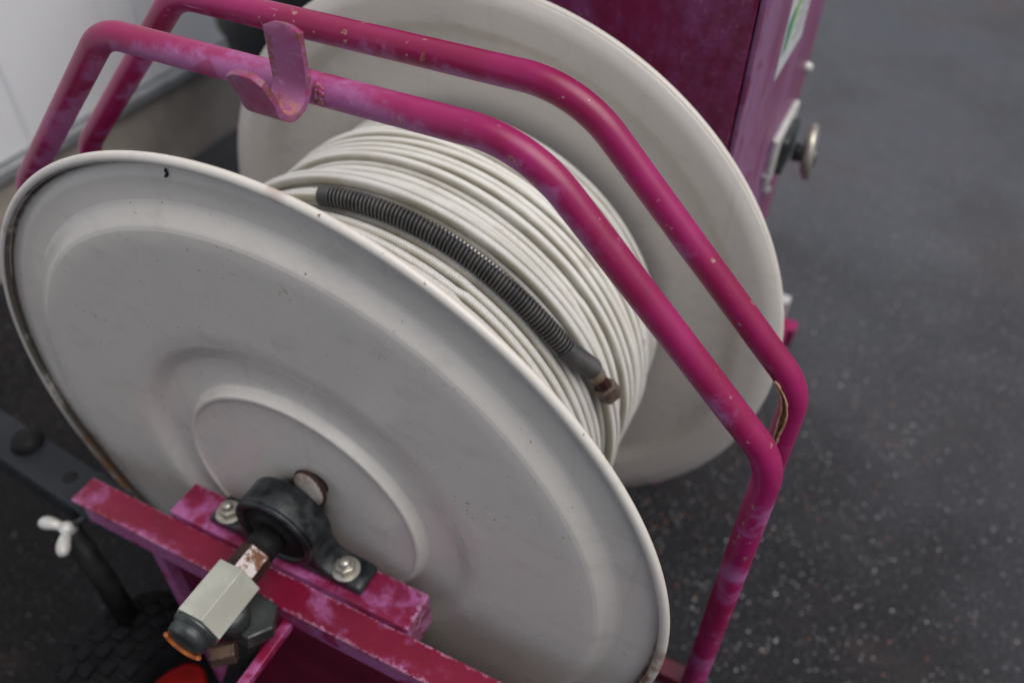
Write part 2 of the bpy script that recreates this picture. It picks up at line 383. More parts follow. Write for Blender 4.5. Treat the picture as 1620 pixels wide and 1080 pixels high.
WA = R(-2.0)   # the wall is turned very slightly
wl = thing('wall', 'white sheet-clad wall on a stained concrete plinth, behind the reel on the left', 'wall', (-1.003, 0.64, GZ))
WM = Matrix.Translation((-1.003, 0.64, 0)) @ Matrix.Rotation(R(-3.0), 4, 'Z')
bm = B(); box(bm, (-0.30, -4.0, GZ-0.05), (0.0, 5.0, -0.285), WM); link('plinth', bm, m_conc, wl, False, 0.006, 3)
bm = B(); box(bm, (-0.30, -4.0, -0.284), (0.010, 5.0, -0.262), WM); link('base_trim', bm, m_trim, wl, False, 0.003, 3)
ys = [-4.0, -1.35, -1.07, -0.77, -0.475, -0.135, 0.155, 0.45, 0.75, 1.05, 1.35, 5.0]
for a, b in zip(ys, ys[1:]):
    bm = B(); box(bm, (-0.25, a+0.004, -0.258), (-0.003, b-0.004, 2.6), WM); link('panel', bm, m_wall, wl, False, 0.004, 3)
bm = B(); box(bm, (-0.25, -4.0, -0.259), (-0.012, 5.0, 2.59), WM); link('backing', bm, m_wall, wl, False)

# black tapered barrel between the wall and the reel
br = thing('barrel', 'black plastic barrel standing between the white wall and the reel', 'barrel', (-0.60, 0.93, GZ))
bm = B(); lathe(bm, [(0, 0), (0.195, 0), (0.205, 0.01), (0.232, 0.36), (0.24, 0.37), (0.245, 0.60), (0.235, 0.61), (0, 0.61)], (-0.60, 0.93, GZ), (0, 0, 1), 64)
link('body', bm, m_blk, br)
bm = B(); lathe(bm, [(0.240, 0.585), (0.256, 0.585), (0.258, 0.60), (0.254, 0.616), (0.2, 0.622), (0, 0.622)], (-0.60, 0.93, GZ), (0, 0, 1), 64)
link('lid', bm, m_blk, br)

# ------------------------------------------------------------------ cabinet
cb = thing('cabinet', 'magenta steel cabinet with a sticker and latch knob, directly behind the reel', 'cabinet', (0.03, 0.52, -0.30))
CX, CY, CZ0, CZ1 = 0.211, 0.35, -0.30, 0.47
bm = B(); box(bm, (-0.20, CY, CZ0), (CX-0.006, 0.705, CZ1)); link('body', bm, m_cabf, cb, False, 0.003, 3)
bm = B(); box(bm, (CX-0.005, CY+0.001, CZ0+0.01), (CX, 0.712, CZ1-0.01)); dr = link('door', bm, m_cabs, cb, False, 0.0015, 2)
bm = B(); box(bm, (CX+0.0004, 0.470, 0.184), (CX+0.0009, 0.578, 0.262)); st = link('sticker', bm, m_stk, cb, False)
bm = B()
def yq(bm, x, pts):
    f = bm.faces.new([bm.verts.new((x, y, z)) for y, z in pts])
yq(bm, CX+0.0013, [(0.484, 0.213), (0.494, 0.204), (0.523, 0.250), (0.510, 0.256)]); link('print', bm, m_g1, st, False)
bm = B(); yq(bm, CX+0.0014, [(0.478, 0.236), (0.480, 0.203), (0.494, 0.216), (0.498, 0.245)]); link('print', bm, m_g2, st, False)
bm = B()
for k in range(5): yq(bm, CX+0.0012, [(0.520+0.002*k, 0.202+0.011*k), (0.566, 0.202+0.011*k), (0.566, 0.205+0.011*k), (0.520+0.002*k, 0.205+0.011*k)])
link('print', bm, m_txt, st, False)
# latch plate, stem and round knob
bm = B(); box(bm, (CX+0.0005, 0.560, 0.016), (CX+0.008, 0.662, 0.074)); lt = link('latch_plate', bm, m_wing, cb, False, 0.002, 2)
bm = B(); box(bm, (CX+0.0065, 0.585, 0.018), (CX+0.016, 0.645, 0.062)); link('latch_block', bm, m_dgrn, cb, False, 0.003, 2)
bm = B(); lathe(bm, [(0, 0), (0.011, 0), (0.009, 0.012), (0.008, 0.020), (0.012, 0.026), (0, 0.026)], (CX+0.02, 0.617, 0.034), (1, 0, 0), 24); link('stem', bm, m_dgrn, cb)
bm = B(); lathe(bm, [(0, -0.006), (0.024, -0.006), (0.0315, -0.002), (0.032, 0.003), (0.029, 0.006), (0, 0.009)], (CX+0.036, 0.622, 0.036), (1, 0.1, 0.1), 40); link('knob', bm, m_zinc, cb)
for y, z in ((0.690, 0.100), (0.600, -0.012), (0.565, 0.028)):
    bm = B(); lathe(bm, [(0, 0.008), (0.004, 0.0075), (0.0062, 0.004), (0.0065, 0.0)], (CX+0.0005, y, z), (1, 0, 0), 16); link('bolt', bm, m_wing, cb)

# ------------------------------------------------------------------ frame
fr = thing('reel_frame', 'magenta tubular guard frame with a welded J hook, carrying the hose reel', 'frame', (0.0, 0.1, GZ))
PR = 0.0097
PN = [(-0.323, -0.30), (-0.3228, 0.1421), (-0.1589, 0.3141), (0.1494, 0.3185), (0.323, 0.1423), (0.323, -0.30)]
def pipe(y, m, dz=0.0):
    P = fillet([Vector((x, y, z+dz)) for x, z in PN], [0.05, 0.042, 0.085, 0.05], 14)
    bm = B(); tube(bm, resample(P, 0.01), PR, 32, True, ref=lambda i, p: Vector((0, -1, 0)))
    return link('guard_pipe', bm, m, fr)
p1 = pipe(0.072, m_frame); p1['label'] = 'front guard pipe with chalky lilac bloom near the hook'
p2 = pipe(0.1404, m_frame2); p2['label'] = 'rear guard pipe split by rust at its right-hand bend'
# rusty split at the inside of the rear pipe's right bend
P2 = [p for p in fillet([Vector((x, 0.1404, z)) for x, z in PN], [0.05, 0.042, 0.085, 0.05], 14)]
bend = P2[-17:]
bm = B(); path = []
cc = Vector((0.28, 0.1404, 0.12))
src = resample([Vector(p) for p in bend[2:16]]+[bend[15]+Vector((0, 0, -0.030))], 0.003)
n_ = len(src); rows = []
for i, p in enumerate(src):
    t = (src[min(i+1, n_-1)]-src[max(i-1, 0)]).normalized()
    inn = Vector((0, 1, 0)).cross(t).normalized()
    if (cc-p).dot(inn) < 0: inn = -inn
    q = i/(n_-1); wdt = 0.0023*math.sin(math.pi*min(1, q*0.93+0.04))**0.8*(0.6+0.7*q) + 0.0004*random.uniform(-1, 1)
    wdt = max(wdt, 0.0003)
    base_ang = R(-66-6*q)
    row = []
    for k in range(5):
        a = base_ang + (k-2)/2*wdt/PR
        d = inn*math.cos(a)+Vector((0, 1, 0))*math.sin(a)
        row.append(bm.verts.new(p+d*(PR+(0.0003 if k in (1, 2, 3) else 0.0009))))
    rows.append(row)
for a, b in zip(rows, rows[1:]):
    for k in range(4): bm.faces.new((a[k], a[k+1], b[k+1], b[k]))
Ms = Mat('rusted open seam', 0.8); Ms.col(Ms.mix(Ms.step(Ms.noise(160, 4), 0.4, 0.6), (0.05, 0.018, 0.008), (0.16, 0.07, 0.025))); Ms.bump(Ms.noise(300, 3), 0.8, 0.001)
link('rust_seam', bm, Ms.m, p2, True)
bm = B()
Mlip = Mat('peeling paint lip', 0.6); Mlip.col(Mlip.mix(Mlip.step(Mlip.noise(200, 3), 0.4, 0.6), (0.42, 0.22, 0.10), (0.55, 0.35, 0.28)))
for sgn in (-1, 1):
    pts = []
    for i, p in enumerate(src):
        t = (src[min(i+1, n_-1)]-src[max(i-1, 0)]).normalized(); inn = Vector((0, 1, 0)).cross(t).normalized()
        if (cc-p).dot(inn) < 0: inn = -inn
        q = i/(n_-1); wdt = 0.0023*math.sin(math.pi*min(1, q*0.93+0.04))**0.8*(0.6+0.7*q)
        a = R(-66-6*q)+sgn*wdt/PR
        pts.append(p+(inn*math.cos(a)+Vector((0, 1, 0))*math.sin(a))*(PR+0.0006)+Vector([random.uniform(-.0003, .0003) for _ in range(3)]))
    tube(bm, pts, lambda i: 0.0006+0.0004*random.random(), 6)
link('seam_lip', bm, Mlip.m, p2)

# J hook
for _m in (m_hook, m_weld): hookrust(_m)
def edgewear(m, masks, col):
    M = Mat.__new__(Mat); M.m = m; M.t = m.node_tree; M.b = M.t.nodes['Principled BSDF']
    M.co = [n for n in M.t.nodes if n.type == 'TEX_COORD'][0]
    c = M.b.inputs['Base Color'].links[0].from_socket; X = M.sep()
    for ax, p, wd in masks:
        d = M.math('ABSOLUTE', M.math('SUBTRACT', X[ax], p))
        k = M.math('ADD', M.step(d, 0.0, wd, 0.17, 0.0), M.noise(190, 5, 0.75))
        far = M.step(M.noise(11, 3, 0.6), 0.40, 0.60, 0.25, 1.0)
        c = M.mix(M.math('MULTIPLY', M.math('MULTIPLY', M.step(k, 0.60, 0.70), M.step(d, wd*1.4, wd*0.8)), far), c, col)
    M.col(c)
edgewear(m_beam, ((1, -0.1785, 0.005), (1, -0.1530, 0.003)), (0.45, 0.20, 0.33))
edgewear(m_seat, ((0, 0.1195, 0.006), (1, -0.1200, 0.004)), (0.48, 0.22, 0.38))
hw = 0.0122; hx = 0.0065; thk = 0.0020
bm = B(); prof = []
yb, yf, zbm, r_ = 0.0580, 0.0290, 0.3145, 0.0145
zc = zbm+r_
ctr = [(yb+0.001, 0.3605)]+[(yb, 0.357-0.004*k) for k in range(7)]+[(yb, zc)] + [((yb+yf)/2+r_*math.cos(a), zc-r_*math.sin(a)) for a in [math.pi*k/14 for k in range(1, 14)]] + [(yf, zc), (yf-0.0070, 0.3475)]
rowsA = []; nn = len(ctr)
for i, (y, z) in enumerate(ctr):
    a = Vector(ctr[max(i-1, 0)]); b = Vector(ctr[min(i+1, nn-1)]); t = (b-a).normalized(); nrm = Vector((t.y, -t.x))
    hwx = hw
    row = []
    for sx in (-1, -0.5, 0, 0.5, 1):
        dz = 0.0
        if i == 0 or i == nn-1: dz = -0.0035*abs(sx)**3
        for s in (-1, 1):
            row.append(bm.verts.new((hx+sx*hwx, y+nrm.x*thk*s, z+nrm.y*thk*s+dz)))
    rowsA.append(row)
for a, b in zip(rowsA, rowsA[1:]):
    for k in range(4):
        for s in (0, 1):
            bm.faces.new((a[2*k+s], a[2*k+2+s], b[2*k+2+s], b[2*k+s]))
    for e in (0, 8): bm.faces.new((a[e], a[e+1], b[e+1], b[e]))
for row in (rowsA[0], rowsA[-1]):
    for k in range(4): bm.faces.new((row[2*k], row[2*k+1], row[2*k+3], row[2*k+2]))
hk = link('hook', bm, m_hook, fr, True, 0.0009, 3); hk['label'] = 'chalky lilac J hook welded to the front guard pipe'
# weld beads between hook and pipe
for sx in (-1, 1):
    bm = B(); P = []
    for k in range(13):
        a = R(40+70*k/12)
        P.append(Vector((hx+sx*(hw-0.0002)+random.uniform(-.0008, .0008), 0.072-0.0095*math.sin(a), 0.317+0.0095*math.cos(a))))
    tube(bm, P, lambda i: 0.0016+0.0008*random.random(), 8); link('weld_bead', bm, m_weld, fr)

bm = B()
for k in range(9):
    a = R(50+8*k); q = Vector((hx+hw+0.0022+random.uniform(-.0014, .0022), 0.072-0.0092*math.sin(a), 0.3172+0.0092*math.cos(a)))
    bmesh.ops.create_icosphere(bm, subdivisions=2, radius=random.uniform(0.0014, 0.0027), matrix=Matrix.Translation(q))
link('weld_bead', bm, m_weld, fr, True, recalc=False)
# beam (angle iron) in front of the reel, bearing seat behind it, struts
BX0, BX1 = -0.200, 0.34
bm = B(); box(bm, (BX0, -0.0785, -0.049), (BX1, -0.0525, -0.045)); link('beam_flange', bm, m_beam, fr, False, 0.0008, 2)
m_beamf = magenta('lilac bloomed enamel', 1.1, deep=(0.30, 0.012, 0.08), lil=(0.33, 0.11, 0.27), streak=(14, 30, 30), chips=False)
bm = B(); box(bm, (BX0+0.012, -0.0780, -0.069), (BX1, -0.0745, -0.0492)); link('beam_web', bm, m_beamf, fr, False, 0.0008, 2)
bm = B(); box(bm, (BX0+0.004, -0.070, -0.064), (BX0+0.022, -0.056, -0.0492)); link('end_block', bm, m_dark, fr, False, 0.001, 2)
bm = B(); box(bm, (-0.112, -0.0522, -0.078), (0.120, -0.020, -0.0375)); link('bearing_seat', bm, m_seat, fr, False, 0.0012, 2)
bm = B(); box(bm, (-0.128, -0.0735, -0.40), (-0.1165, -0.058, -0.0695)); link('strut', bm, m_beamf, fr, False, 0.0008, 2)
bm = B(); box(bm, (0.0205, -0.19, -0.070), (0.0285, -0.0785, -0.0620)); link('gusset', bm, m_seat, fr, False, 0.0008, 2)
bm = B(); box(bm, (-0.116, -0.0640, -0.33), (0.25, -0.0600, -0.0695)); link('front_plate', bm, m_dark, fr, False, 0.0008, 2)
# lower chassis, mostly hidden below the reel
for y in (0.072, 0.1404):
    bm = B(); box(bm, (-0.333, y-0.0095, -0.32), (0.333, y+0.0095, -0.3005)); link('chassis_bar', bm, m_dark, fr, False, 0.001, 2)
for x in (-0.22, 0.10):
    bm = B(); box(bm, (x-0.015, -0.14, -0.345), (x+0.015, 0.70, -0.3205)); link('chassis_rail', bm, m_dark, fr, False, 0.001, 2)
bm = B(); box(bm, (0.112, 0.7125, -0.34), (0.292, 0.735, -0.306)); link('rear_bar', bm, m_frame2, fr, False, 0.001, 2)
bm = B(); box(bm, (0.258, 0.56, -0.222), (0.285, 0.625, -0.212)); link('side_tab', bm, m_frame2, fr, False, 0.001, 2)
bm = B(); box(bm, (0.2055, 0.545, -0.2325), (0.285, 0.625, -0.2225)); link('side_bracket', bm, m_frame2, fr, False, 0.001, 2)
bm = B(); box(bm, (0.262, 0.628, -0.225), (0.276, 0.645, -0.190)); link('toggle', bm, m_wing, fr, False, 0.002, 3)

# pillow block bearing (front)
bb = B()
def arc(r, a0, a1, n): return [(r*math.cos(a0+(a1-a0)*k/n), r*math.sin(a0+(a1-a0)*k/n)) for k in range(n+1)]
HR = 0.0360
def prism_xz(bm, pts, y0, y1):
    a = [bm.verts.new((x, y0, z)) for x, z in pts]; b = [bm.verts.new((x, y1, z)) for x, z in pts]; n = len(pts)
    bm.faces.new(a); bm.faces.new(b[::-1])
    for i in range(n): bm.faces.new((a[i], b[i], b[(i+1) % n], a[(i+1) % n]))
foot = [(-0.074, -0.0372), (0.074, -0.0372), (0.074, -0.031), (0.071, -0.0275), (0.046, -0.0262), (0.039, -0.022), (0.0352, -0.012)]
foot += [(x, z) for x, z in arc(HR, R(-14), R(194), 40)] + [(-0.0352, -0.012), (-0.039, -0.022), (-0.046, -0.0262), (-0.071, -0.0275), (-0.074, -0.031)]
foot = [p for i, p in enumerate(foot) if i == 0 or (Vector(p)-Vector(foot[i-1])).length > 1e-4]
prism_xz(bb, foot, -0.0455, -0.0205)
hs = link('bearing_housing', bb, m_cast, fr, True, 0.0025, 3); hs['label'] = 'blue-black cast pillow block in front of the reel'
bm = B(); lathe(bm, [(0.0352, -0.0458), (0.0350, -0.0475), (0.0335, -0.0485), (0.0305, -0.0485), (0.0288, -0.0475), (0.0284, -0.0440), (0.0284, -0.0458)], seg=64); link('bore_ring', bm, m_cast, hs)
bm = B(); lathe(bm, [(0.0286, -0.0462), (0.027, -0.0459), (0.020, -0.0465), (0.019, -0.0485), (0.0165, -0.0490), (0.0, -0.0490)], seg=48); link('bearing_seal', bm, m_bore, hs)
for sx in (-1, 1):
    x = 0.057*sx-0.002
    bm = B(); lathe(bm, [(0, 0), (0.0112, 0), (0.0112, 0.0018), (0.0, 0.0018)], (x, -0.0355, -0.0270), (0, 0, 1), 32); link('washer', bm, m_zinc, hs, True, 0.0004)
    bm = B(); hexa(bm, 0.0082, 0, 0.0062, (x, -0.0355, -0.0251), (0, 0, 1), 0.4); link('nut', bm, m_zinc, hs, False, 0.0005)
    bm = B(); lathe(bm, [(0.0048, 0), (0.0048, 0.0030), (0.0040, 0.0046), (0.002, 0.0053), (0, 0.0055)], (x, -0.0355, -0.0188), (0, 0, 1), 24); link('bolt_end', bm, m_zinc, hs)
# rust-edged plug on the flange just behind the bearing
bm = B(); pc = (0.018, -0.0165, 0.0325); pa = Vector((-0.12, -0.97, 0.15))
lathe(bm, [(0, -0.0105), (0.0105, -0.0105), (0.0110, -0.003), (0.0150, -0.0022), (0.0165, 0.0), (0.0152, 0.0016), (0.0145, 0.0016)], pc, pa, 40); pg = link('plug', bm, m_rdark, fr)
bm = B(); lathe(bm, [(0.0148, 0.0014), (0.014, 0.0024), (0.008, 0.0030), (0, 0.0030)], pc, pa, 40); link('plug_face', bm, m_plug, pg)

# ------------------------------------------------------------------ swivel joint on the reel shaft
sv = thing('swivel_joint', 'pale nickel hexagonal hose swivel on the rusty end of the reel shaft', 'pipe fitting', (0, -0.09, 0))
bm = B(); lathe(bm, [(0, -0.050), (0.0125, -0.050), (0.0125, -0.066), (0, -0.066)], seg=32); link('shaft_end', bm, m_bore, sv)
bm = B(); hexa(bm, 0.0138, -0.066, -0.0885, (0, 0, 0), phase=R(-33), ch=0.05); ad = link('adaptor', bm, m_rdark, sv, False, 0.0005)
HP = R(62.5)
# worn top facet: an inset plate of zinc and rust
u, v, d = axes((0, 1, 0))
def ringpt(r, ang, y): return Vector((r*math.cos(ang), y, r*math.sin(ang)))
bm = B(); fa = R(57)
r1 = 0.0138*math.cos(R(30))+0.0008; hwid = 0.0078
cdir = Vector((math.cos(fa), 0, math.sin(fa))); tdir = Vector((-math.sin(fa), 0, math.cos(fa)))
for s0 in (0,):
    pts = [cdir*r1+tdir*hwid*a+Vector((0, y, 0)) for a, y in ((-1, -0.0675), (1, -0.0675), (1, -0.0880), (-1, -0.0880))]
    low = [p-cdir*0.004 for p in pts]
    A = [bm.verts.new(p) for p in pts]; Bv = [bm.verts.new(p) for p in low]
    bm.faces.new(A); bm.faces.new(Bv[::-1])
    for i in range(4): bm.faces.new((A[i], Bv[i], Bv[(i+1) % 4], A[(i+1) % 4]))
link('worn_flat', bm, m_rustm, sv, False, 0.0003)
def hex_angle(bm, r, ang, y0, y1, ch=0.1, n=6, rr=None):
    prof = [(0, y0), (r*(1-ch), y0), (r, y0-r*ch*0.5), (r, y1+r*ch*0.5), (r*(1-ch), y1), (0, y1)]; rings = []
    for q, h in prof:
        if q < 1e-6: rings.append([bm.verts.new((0, h, 0))])
        else: rings.append([bm.verts.new(ringpt(q, ang+2*math.pi*i/n, h)) for i in range(n)])
    for a, b in zip(rings, rings[1:]):
        for i in range(n):
            j = (i+1) % n
            if len(a) == 1: bm.faces.new((a[0], b[i], b[j]))
            elif len(b) == 1: bm.faces.new((a[i], b[0], a[j]))
            else: bm.faces.new((a[i], b[i], b[j], a[j]))
bm = B(); hex_angle(bm, 0.0205, HP, -0.0885, -0.1325, 0.03); link('hex_body', bm, m_brass, sv, False, 0.0002, 1)
bm = B(); lathe(bm, [(0.0172, -0.1325), (0.0178, -0.134), (0.0172, -0.1355), (0.0160, -0.136), (0.0160, -0.137), (0, -0.137)], seg=48); link('collar', bm, m_dgrn, sv)
bm = B(); lathe(bm, [(0.0150, -0.137), (0.0156, -0.140), (0.0148, -0.1445), (0.010, -0.146), (0, -0.146)], seg=40); link('end_cap', bm, m_dgrn, sv)
bm = B(); tube(bm, [Vector((0.0152*math.cos(R(a_)), -0.1462, 0.0152*math.sin(R(a_)))) for a_ in range(176, 318, 6)], 0.0019, 10); link('seal_ring', bm, m_orng, sv)
bm = B(); lathe(bm, [(0, 0.0), (0.0140, 0.0), (0.0150, -0.006), (0.0140, -0.022), (0, -0.022)], (0.002, -0.108, -0.012), (0, 0, 1), 32); link('outlet', bm, m_dgrn, sv)
bm = B(); hexa(bm, 0.0195, 0, 0.016, (0.010, -0.098, -0.048), (0.12, 0.1, 1), 0.5, 0.10); link('outlet_nut', bm, m_dgrn, sv, False, 0.0008)
bm = B(); hexa(bm, 0.0085, 0, 0.018, (0.002, -0.134, -0.040), (0.7, 0.6, 0.0), 0.3, 0.08); link('side_fitting', bm, m_brn, sv, False, 0.0006)
bm = B(); tube(bm, [Vector(p) for p in ((0.012, -0.100, -0.050), (0.002, -0.108, -0.08), (-0.008, -0.125, -0.12), (-0.012, -0.15, -0.18), (-0.01, -0.17, -0.26))], 0.009, 16); link('feed_hose', bm, m_bore, sv)

# ------------------------------------------------------------------ reel
rl = thing('hose_reel', 'round off-white steel hose reel held in the magenta frame', 'hose reel', (0, 0, 0))
def smoothprof(keys, n=7):
    out = []
    for (r0, y0), (r1, y1) in zip(keys, keys[1:]):
        if abs(y1-y0) < 1e-5:
            m = max(2, int(abs(r1-r0)/0.012)); out += [(r0+(r1-r0)*k/m, y0) for k in range(m)]
        else:
            for k in range(n):
                t = k/n; s = t*t*(3-2*t); s = 0.85*t+0.15*s
                out.append((r0+(r1-r0)*t, y0+(y1-y0)*s))
    out.append(keys[-1]); return out
FK = [(0.013, -0.0092), (0.1005, -0.0092), (0.1030, -0.0098), (0.1050, -0.0112), (0.1072, -0.0110), (0.1118, -0.0026), (0.1138, -0.0020), (0.1365, -0.0020), (0.1385, -0.0026), (0.1505, -0.0090), (0.1535, -0.0100), (0.2485, -0.0104), (0.2515, -0.0096), (0.2630, -0.0008), (0.2655, 0.0), (0.2925, 0.0)]
def flange(sgn, y0, mat, rout=0.2940):
    f = smoothprof(FK[:-1]+[(rout, 0.0)]); th = 0.0016
    out = [(r, y0+sgn*y) for r, y in f]; back = [(r, y0+sgn*(y+th)) for r, y in reversed(f)]
    bm = B(); lathe(bm, out+back, seg=256, close=True)
    # radial wobble of pressed sheet
    for v in bm.verts:
        rr = math.hypot(v.co.x, v.co.z)
        if rr > 0.12: v.co.y += 0.0009*mnoise.noise(Vector((v.co.x*7, y0*10, v.co.z*7)))*(rr-0.12)/0.17
    return link('flange', bm, mat, rl)
def bead(sgn, y0, mat, par, off=-0.0030):
    bm = B(); rc, br_ = 0.2963, 0.0037
    prof = [(rc+br_*math.cos(a)*1.0, y0+sgn*(off+br_*0.9*math.sin(a))) for a in [2*math.pi*k/14 for k in range(14)]]
    lathe(bm, prof, seg=256, close=True)
    return link('rolled_rim', bm, mat, par)
f1 = flange(1, 0.0, m_flange); f1['label'] = 'front flange with rust stains at the rim'
f2 = flange(-1, W, m_flange2, 0.2990)
bead(1, 0.0, m_flange, f1); bead(-1, W, m_flange2, f2, -0.0058)
bm = B(); lathe(bm, [(0.12, 0.0025), (0.12, W-0.0025)], seg=96); link('core', bm, m_flange2, rl)
bm = B(); lathe(bm, [(0, -0.049), (0.0125, -0.049), (0.0125, -0.012), (0.0125, W+0.06), (0, W+0.06)], seg=32); link('shaft', bm, m_bore, rl)
# gouge through the paint near the top of the front flange
bm = B(); Pg = [(-0.0493, 0.2848), (-0.0497, 0.2830), (-0.0492, 0.2812), (-0.0503, 0.2796), (-0.0520, 0.2780)]
tube(bm, [Vector((x, -0.0004, z)) for x, z in Pg], lambda i: (0.0004, 0.0010, 0.0007, 0.0012, 0.0004)[i], 8); 
link('paint_gouge', bm, Mat('dark gouge', 0.8).col((0.03, 0.025, 0.018)).m, f1)

# ------------------------------------------------------------------ hose
hs_ = thing('hose', 'white braided hose wound on the reel, its dark spring-guarded end lying on top', 'hose', (0.0, 0.13, 0.12))
HRD = 0.00445; NS = 150
def coil(bm, uv, y0, y1, rad, turns, sway=0.0, rn=0.0, seed=0.0, a0=0.0, rh=None, cross=0.0):
    n = int(turns*NS); pts = []
    for i in range(n+1):
        t = i/n; a = a0+2*math.pi*turns*t
        ph = a % (2*math.pi)
        k = math.floor((a-a0)/(2*math.pi)+1e-9)
        y = y0+(y1-y0)*t
        v = Vector((math.cos(a)*1.1, math.sin(a)*1.1, seed+k*0.9+t*2))
        y += sway*mnoise.noise(v)+cross*math.sin(a+seed)
        r = (rad(y) if callable(rad) else rad)+rn*mnoise.noise(v+Vector((9, 3, 1)))
        pts.append(Vector((r*math.cos(a), y, r*math.sin(a))))
    tube(bm, pts, rh or HRD, 12, True, ref=lambda i, p: Vector((p.x, 0, p.z)).normalized(), uv=uv, u0=seed)
bm = B(); uv = bm.loops.layers.uv.new('UVMap')
# far part: tidy layer; near part: a raised second layer with wandering turns
def rbase(y):
    t = max(0, min(1, (y-0.03)/0.12)); return 0.1845+0.001*math.sin(y*70)
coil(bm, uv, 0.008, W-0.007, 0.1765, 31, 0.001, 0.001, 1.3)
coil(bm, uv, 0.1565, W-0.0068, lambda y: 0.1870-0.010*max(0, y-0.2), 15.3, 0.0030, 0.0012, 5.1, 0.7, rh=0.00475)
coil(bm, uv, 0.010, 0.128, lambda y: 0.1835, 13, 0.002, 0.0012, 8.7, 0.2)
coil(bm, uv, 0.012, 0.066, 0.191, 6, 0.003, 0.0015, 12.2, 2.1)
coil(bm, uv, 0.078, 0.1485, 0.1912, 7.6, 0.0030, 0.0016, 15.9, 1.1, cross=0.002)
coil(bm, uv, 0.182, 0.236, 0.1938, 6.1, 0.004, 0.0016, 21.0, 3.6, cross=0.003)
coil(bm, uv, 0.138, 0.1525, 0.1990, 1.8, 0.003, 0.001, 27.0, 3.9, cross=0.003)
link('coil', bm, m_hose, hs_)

def cyl(deg, y, r): return Vector((r*math.cos(R(deg)), y, r*math.sin(R(deg))))
def spline(K, n=16):
    out = []
    K = [K[0]]+list(K)+[K[-1]]
    for i in range(1, len(K)-2):
        p0, p1_, p2_, p3 = K[i-1], K[i], K[i+1], K[i+2]
        for k in range(n):
            t = k/n
            out.append(tuple(0.5*((2*b)+(-a+c)*t+(2*a-5*b+4*c-d)*t*t+(-a+3*b-3*c+d)*t**3) for a, b, c, d in zip(p0, p1_, p2_, p3)))
    out.append(K[-2]); return out
TAIL = [(188, 0.020, 0.197), (165, 0.040, 0.199), (140, 0.072, 0.201), (118, 0.100, 0.203), (99, 0.112, 0.203)]
tp = [cyl(*q) for q in spline(TAIL)]
bm = B(); uv = bm.loops.layers.uv.new('UVMap')
tube(bm, tp, HRD, 12, True, ref=lambda i, p: Vector((p.x, 0, p.z)).normalized(), uv=uv); link('loose_end', bm, m_hose, hs_)
SP = [(99.5, 0.1125, 0.2035), (86, 0.1155, 0.2035), (74, 0.1165, 0.2035), (60, 0.117, 0.2035), (46, 0.1185, 0.204), (37.5, 0.1215, 0.2045), (34, 0.1255, 0.205), (29.0, 0.1335, 0.206)]
sp = [cyl(*q) for q in spline(SP, 40)]
L = [0]
for a, b in zip(sp, sp[1:]): L.append(L[-1]+(b-a).length)
def at(s):
    s = max(0, min(L[-1], s))
    for i in range(len(L)-1):
        if L[i+1] >= s: return sp[i].lerp(sp[i+1], (s-L[i])/max(1e-9, L[i+1]-L[i]))
    return sp[-1]
def frame_at(s):
    p = at(s); t = (at(s+0.001)-at(s-0.001)).normalized(); nrm = Vector((p.x, 0, p.z)).normalized(); nrm = (nrm-t*nrm.dot(t)).normalized()
    return p, t, nrm, t.cross(nrm)
# spring wire: tight at both ends, open in the middle
tot = L[-1]; s_ = 0.0; ang = 0.0; P = []
while s_ < tot:
    e = min(s_, tot-s_)
    pitch = 0.0019 if s_ < 0.008 else (0.0016 if tot-s_ < 0.034 else 0.0031)
    p, t, n1, n2 = frame_at(s_)
    rad = 0.0069 + (0.0007 if tot-s_ < 0.034 else 0)
    P.append(p+(n1*math.cos(ang)+n2*math.sin(ang))*rad)
    ang += 2*math.pi/20; s_ += pitch/20
bm = B(); tube(bm, P, 0.00100, 6, True, ref=None); link('spring_guard', bm, m_wire, hs_)
bm = B(); tube(bm, [at(tot*k/60) for k in range(61)], 0.0057, 16); link('spring_core', bm, m_core, hs_)
p, t, n1, n2 = frame_at(tot)
tw = (Vector((0.1936, 0.1415, 0.0707))-p).normalized()
bm = B(); lathe(bm, [(0, -0.004), (0.0068, -0.004), (0.0070, 0.0), (0.0070, 0.008), (0.0062, 0.0105), (0, 0.0105)], p, tw, 32); link('ferrule', bm, m_ferr, hs_)
bm = B(); hexa(bm, 0.0060, 0.0100, 0.0225, p, tw, 0.3, 0.05, 8); link('collar', bm, m_red2, hs_, False, 0.0006)
bm = B(); hexa(bm, 0.0096, 0.0210, 0.0350, p, tw, 0.15, 0.16); nu = link('coupling_nut', bm, m_nut, hs_, False, 0.0009, 3)
bm = B(); lathe(bm, [(0.0048, 0.0353), (0.0062, 0.0356), (0.0062, 0.0346)], p, tw, 24); link('bore', bm, m_rdark, nu)

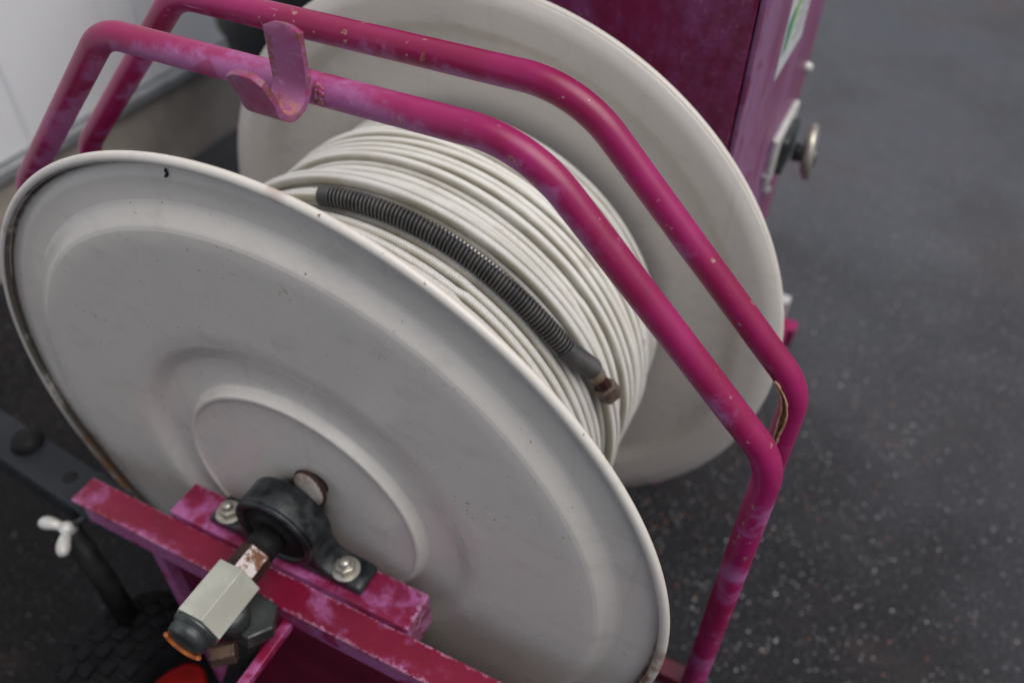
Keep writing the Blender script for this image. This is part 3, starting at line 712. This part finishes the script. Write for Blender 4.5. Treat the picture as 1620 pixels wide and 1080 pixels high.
# ------------------------------------------------------------------ tow arm, wing nut, wheel (lower left)
ar = thing('tow_arm', 'dark grey drilled steel arm reaching left from the end of the magenta beam', 'steel arm', (-0.28, -0.055, -0.075))
AM = Matrix.Translation((-0.187, -0.0585, -0.0720)) @ Matrix.Rotation(R(-5), 4, 'Z')
bm = B(); box(bm, (-0.30, -0.019, -0.003), (0.010, 0.019, 0.003), AM); link('bar', bm, m_arm, ar, False, 0.001, 2)
bm = B(); box(bm, (-0.30, -0.019, -0.030), (-0.03, -0.0155, -0.0034), AM); link('web', bm, m_arm, ar, False, 0.001, 2)
for x in (-0.052, -0.115):
    bm = B(); c = AM @ Vector((x, 0.001, 0.0030)); lathe(bm, [(0, 0.0003), (0.0065, 0.0003), (0.0070, 0.0001)], c, (0, 0, 1), 24); link('hole', bm, m_bore, ar)
bm = B(); c = AM @ Vector((-0.118, 0.006, 0.0033)); lathe(bm, [(0, 0.010), (0.011, 0.009), (0.014, 0.004), (0.015, 0.0)], c, (0, 0, 1), 32); link('knob', bm, m_bore, ar)

kp = thing('clamp_screw', 'whitish wing nut on a black clamp sleeve under the left end of the beam', 'wing nut', (-0.215, -0.085, -0.10))
c0 = Vector((-0.2160, -0.0860, -0.0915))
bm = B(); tube(bm, [c0+Vector((0, 0, -0.004)), c0+Vector((0.024, -0.006, -0.060)), c0+Vector((0.034, -0.010, -0.11))], lambda i: 0.0105, 24); link('sleeve', bm, m_bore, kp)
bm = B(); tube(bm, [c0+Vector((0.014, 0.020, 0.012)), c0+Vector((0.004, 0.005, 0.004))], 0.0028, 12); link('screw', bm, m_dgrn, kp)
bm = B(); lathe(bm, [(0, 0.0085), (0.0045, 0.008), (0.0062, 0.005), (0.0075, -0.003), (0, -0.003)], c0, (-0.1, -0.35, 1), 24); wn = link('nut_hub', bm, m_wing, kp)
for dx, dy, dz in ((-0.019, -0.006, 0.0), (0.012, -0.017, -0.004)):
    bm = B(); e = Vector((dx, dy, dz))*1.15; K = [c0+e*q+Vector((0, 0, 0.006*math.sin(q*2.2))) for q in (0.15, 0.4, 0.65, 0.9, 1.15)]
    tube(bm, K, lambda i: (0.0042, 0.0046, 0.0060, 0.0066, 0.0036)[i], 16)
    bm2 = link('wing', bm, m_wing, kp)
    sub = bm2.modifiers.new('smooth', 'SUBSURF'); sub.levels = 1; sub.render_levels = 2

wh = thing('wheel', 'black knobbly pneumatic tyre on a red rim, in the shade under the frame', 'wheel', (-0.23, -0.16, GZ))
WC = Vector((-0.176, -0.142, GZ+0.125)); WR = 0.122; TW = 0.040
bm = B(); prof = [(0.062, -0.026), (0.075, -0.036), (0.098, -TW), (0.112, -0.034), (0.119, -0.020), (WR-0.001, 0.0), (0.119, 0.020), (0.112, 0.034), (0.098, TW), (0.075, 0.036), (0.062, 0.026)]
lathe(bm, prof, WC, (1, 0, 0), 96, close=True); ty = link('tyre', bm, m_tyre, wh)
lugm = None
bmL = B()
for row, (xo, off) in enumerate(((-0.030, 0), (-0.0155, 0.5), (0.0, 0), (0.0155, 0.5), (0.030, 0))):
    for k in range(38):
        a = 2*math.pi*(k+off)/38
        rr = WR - (0.0 if abs(xo) < 0.01 else (0.0022 if abs(xo) < 0.02 else 0.0085))
        ca, sa = math.cos(a), math.sin(a)
        M = Matrix(((1, 0, 0, WC.x+xo), (0, -sa, ca, WC.y+rr*ca), (0, ca, sa, WC.z+rr*sa), (0, 0, 0, 1)))
        box(bmL, (-0.0060, -0.0072, -0.006), (0.0060, 0.0072, 0.0042), M)
lg = link('tread_blocks', bmL, m_tyre, wh, False, 0.0010, 1)
bm = B(); lathe(bm, [(0, 0.018), (0.018, 0.018), (0.020, 0.006), (0.048, 0.004), (0.056, 0.014), (0.060, 0.030), (0.067, 0.033), (0.067, 0.029), (0.061, 0.020), (0.061, -0.030), (0, -0.030)], WC, (1, 0, 0), 64); rm = link('rim', bm, m_rimr, wh)
bm = B(); lathe(bm, [(0, 0.018), (0.011, 0.018), (0.011, 0.045), (0, 0.046)], WC, (1, 0, 0), 24); link('axle', bm, m_blk, wh)
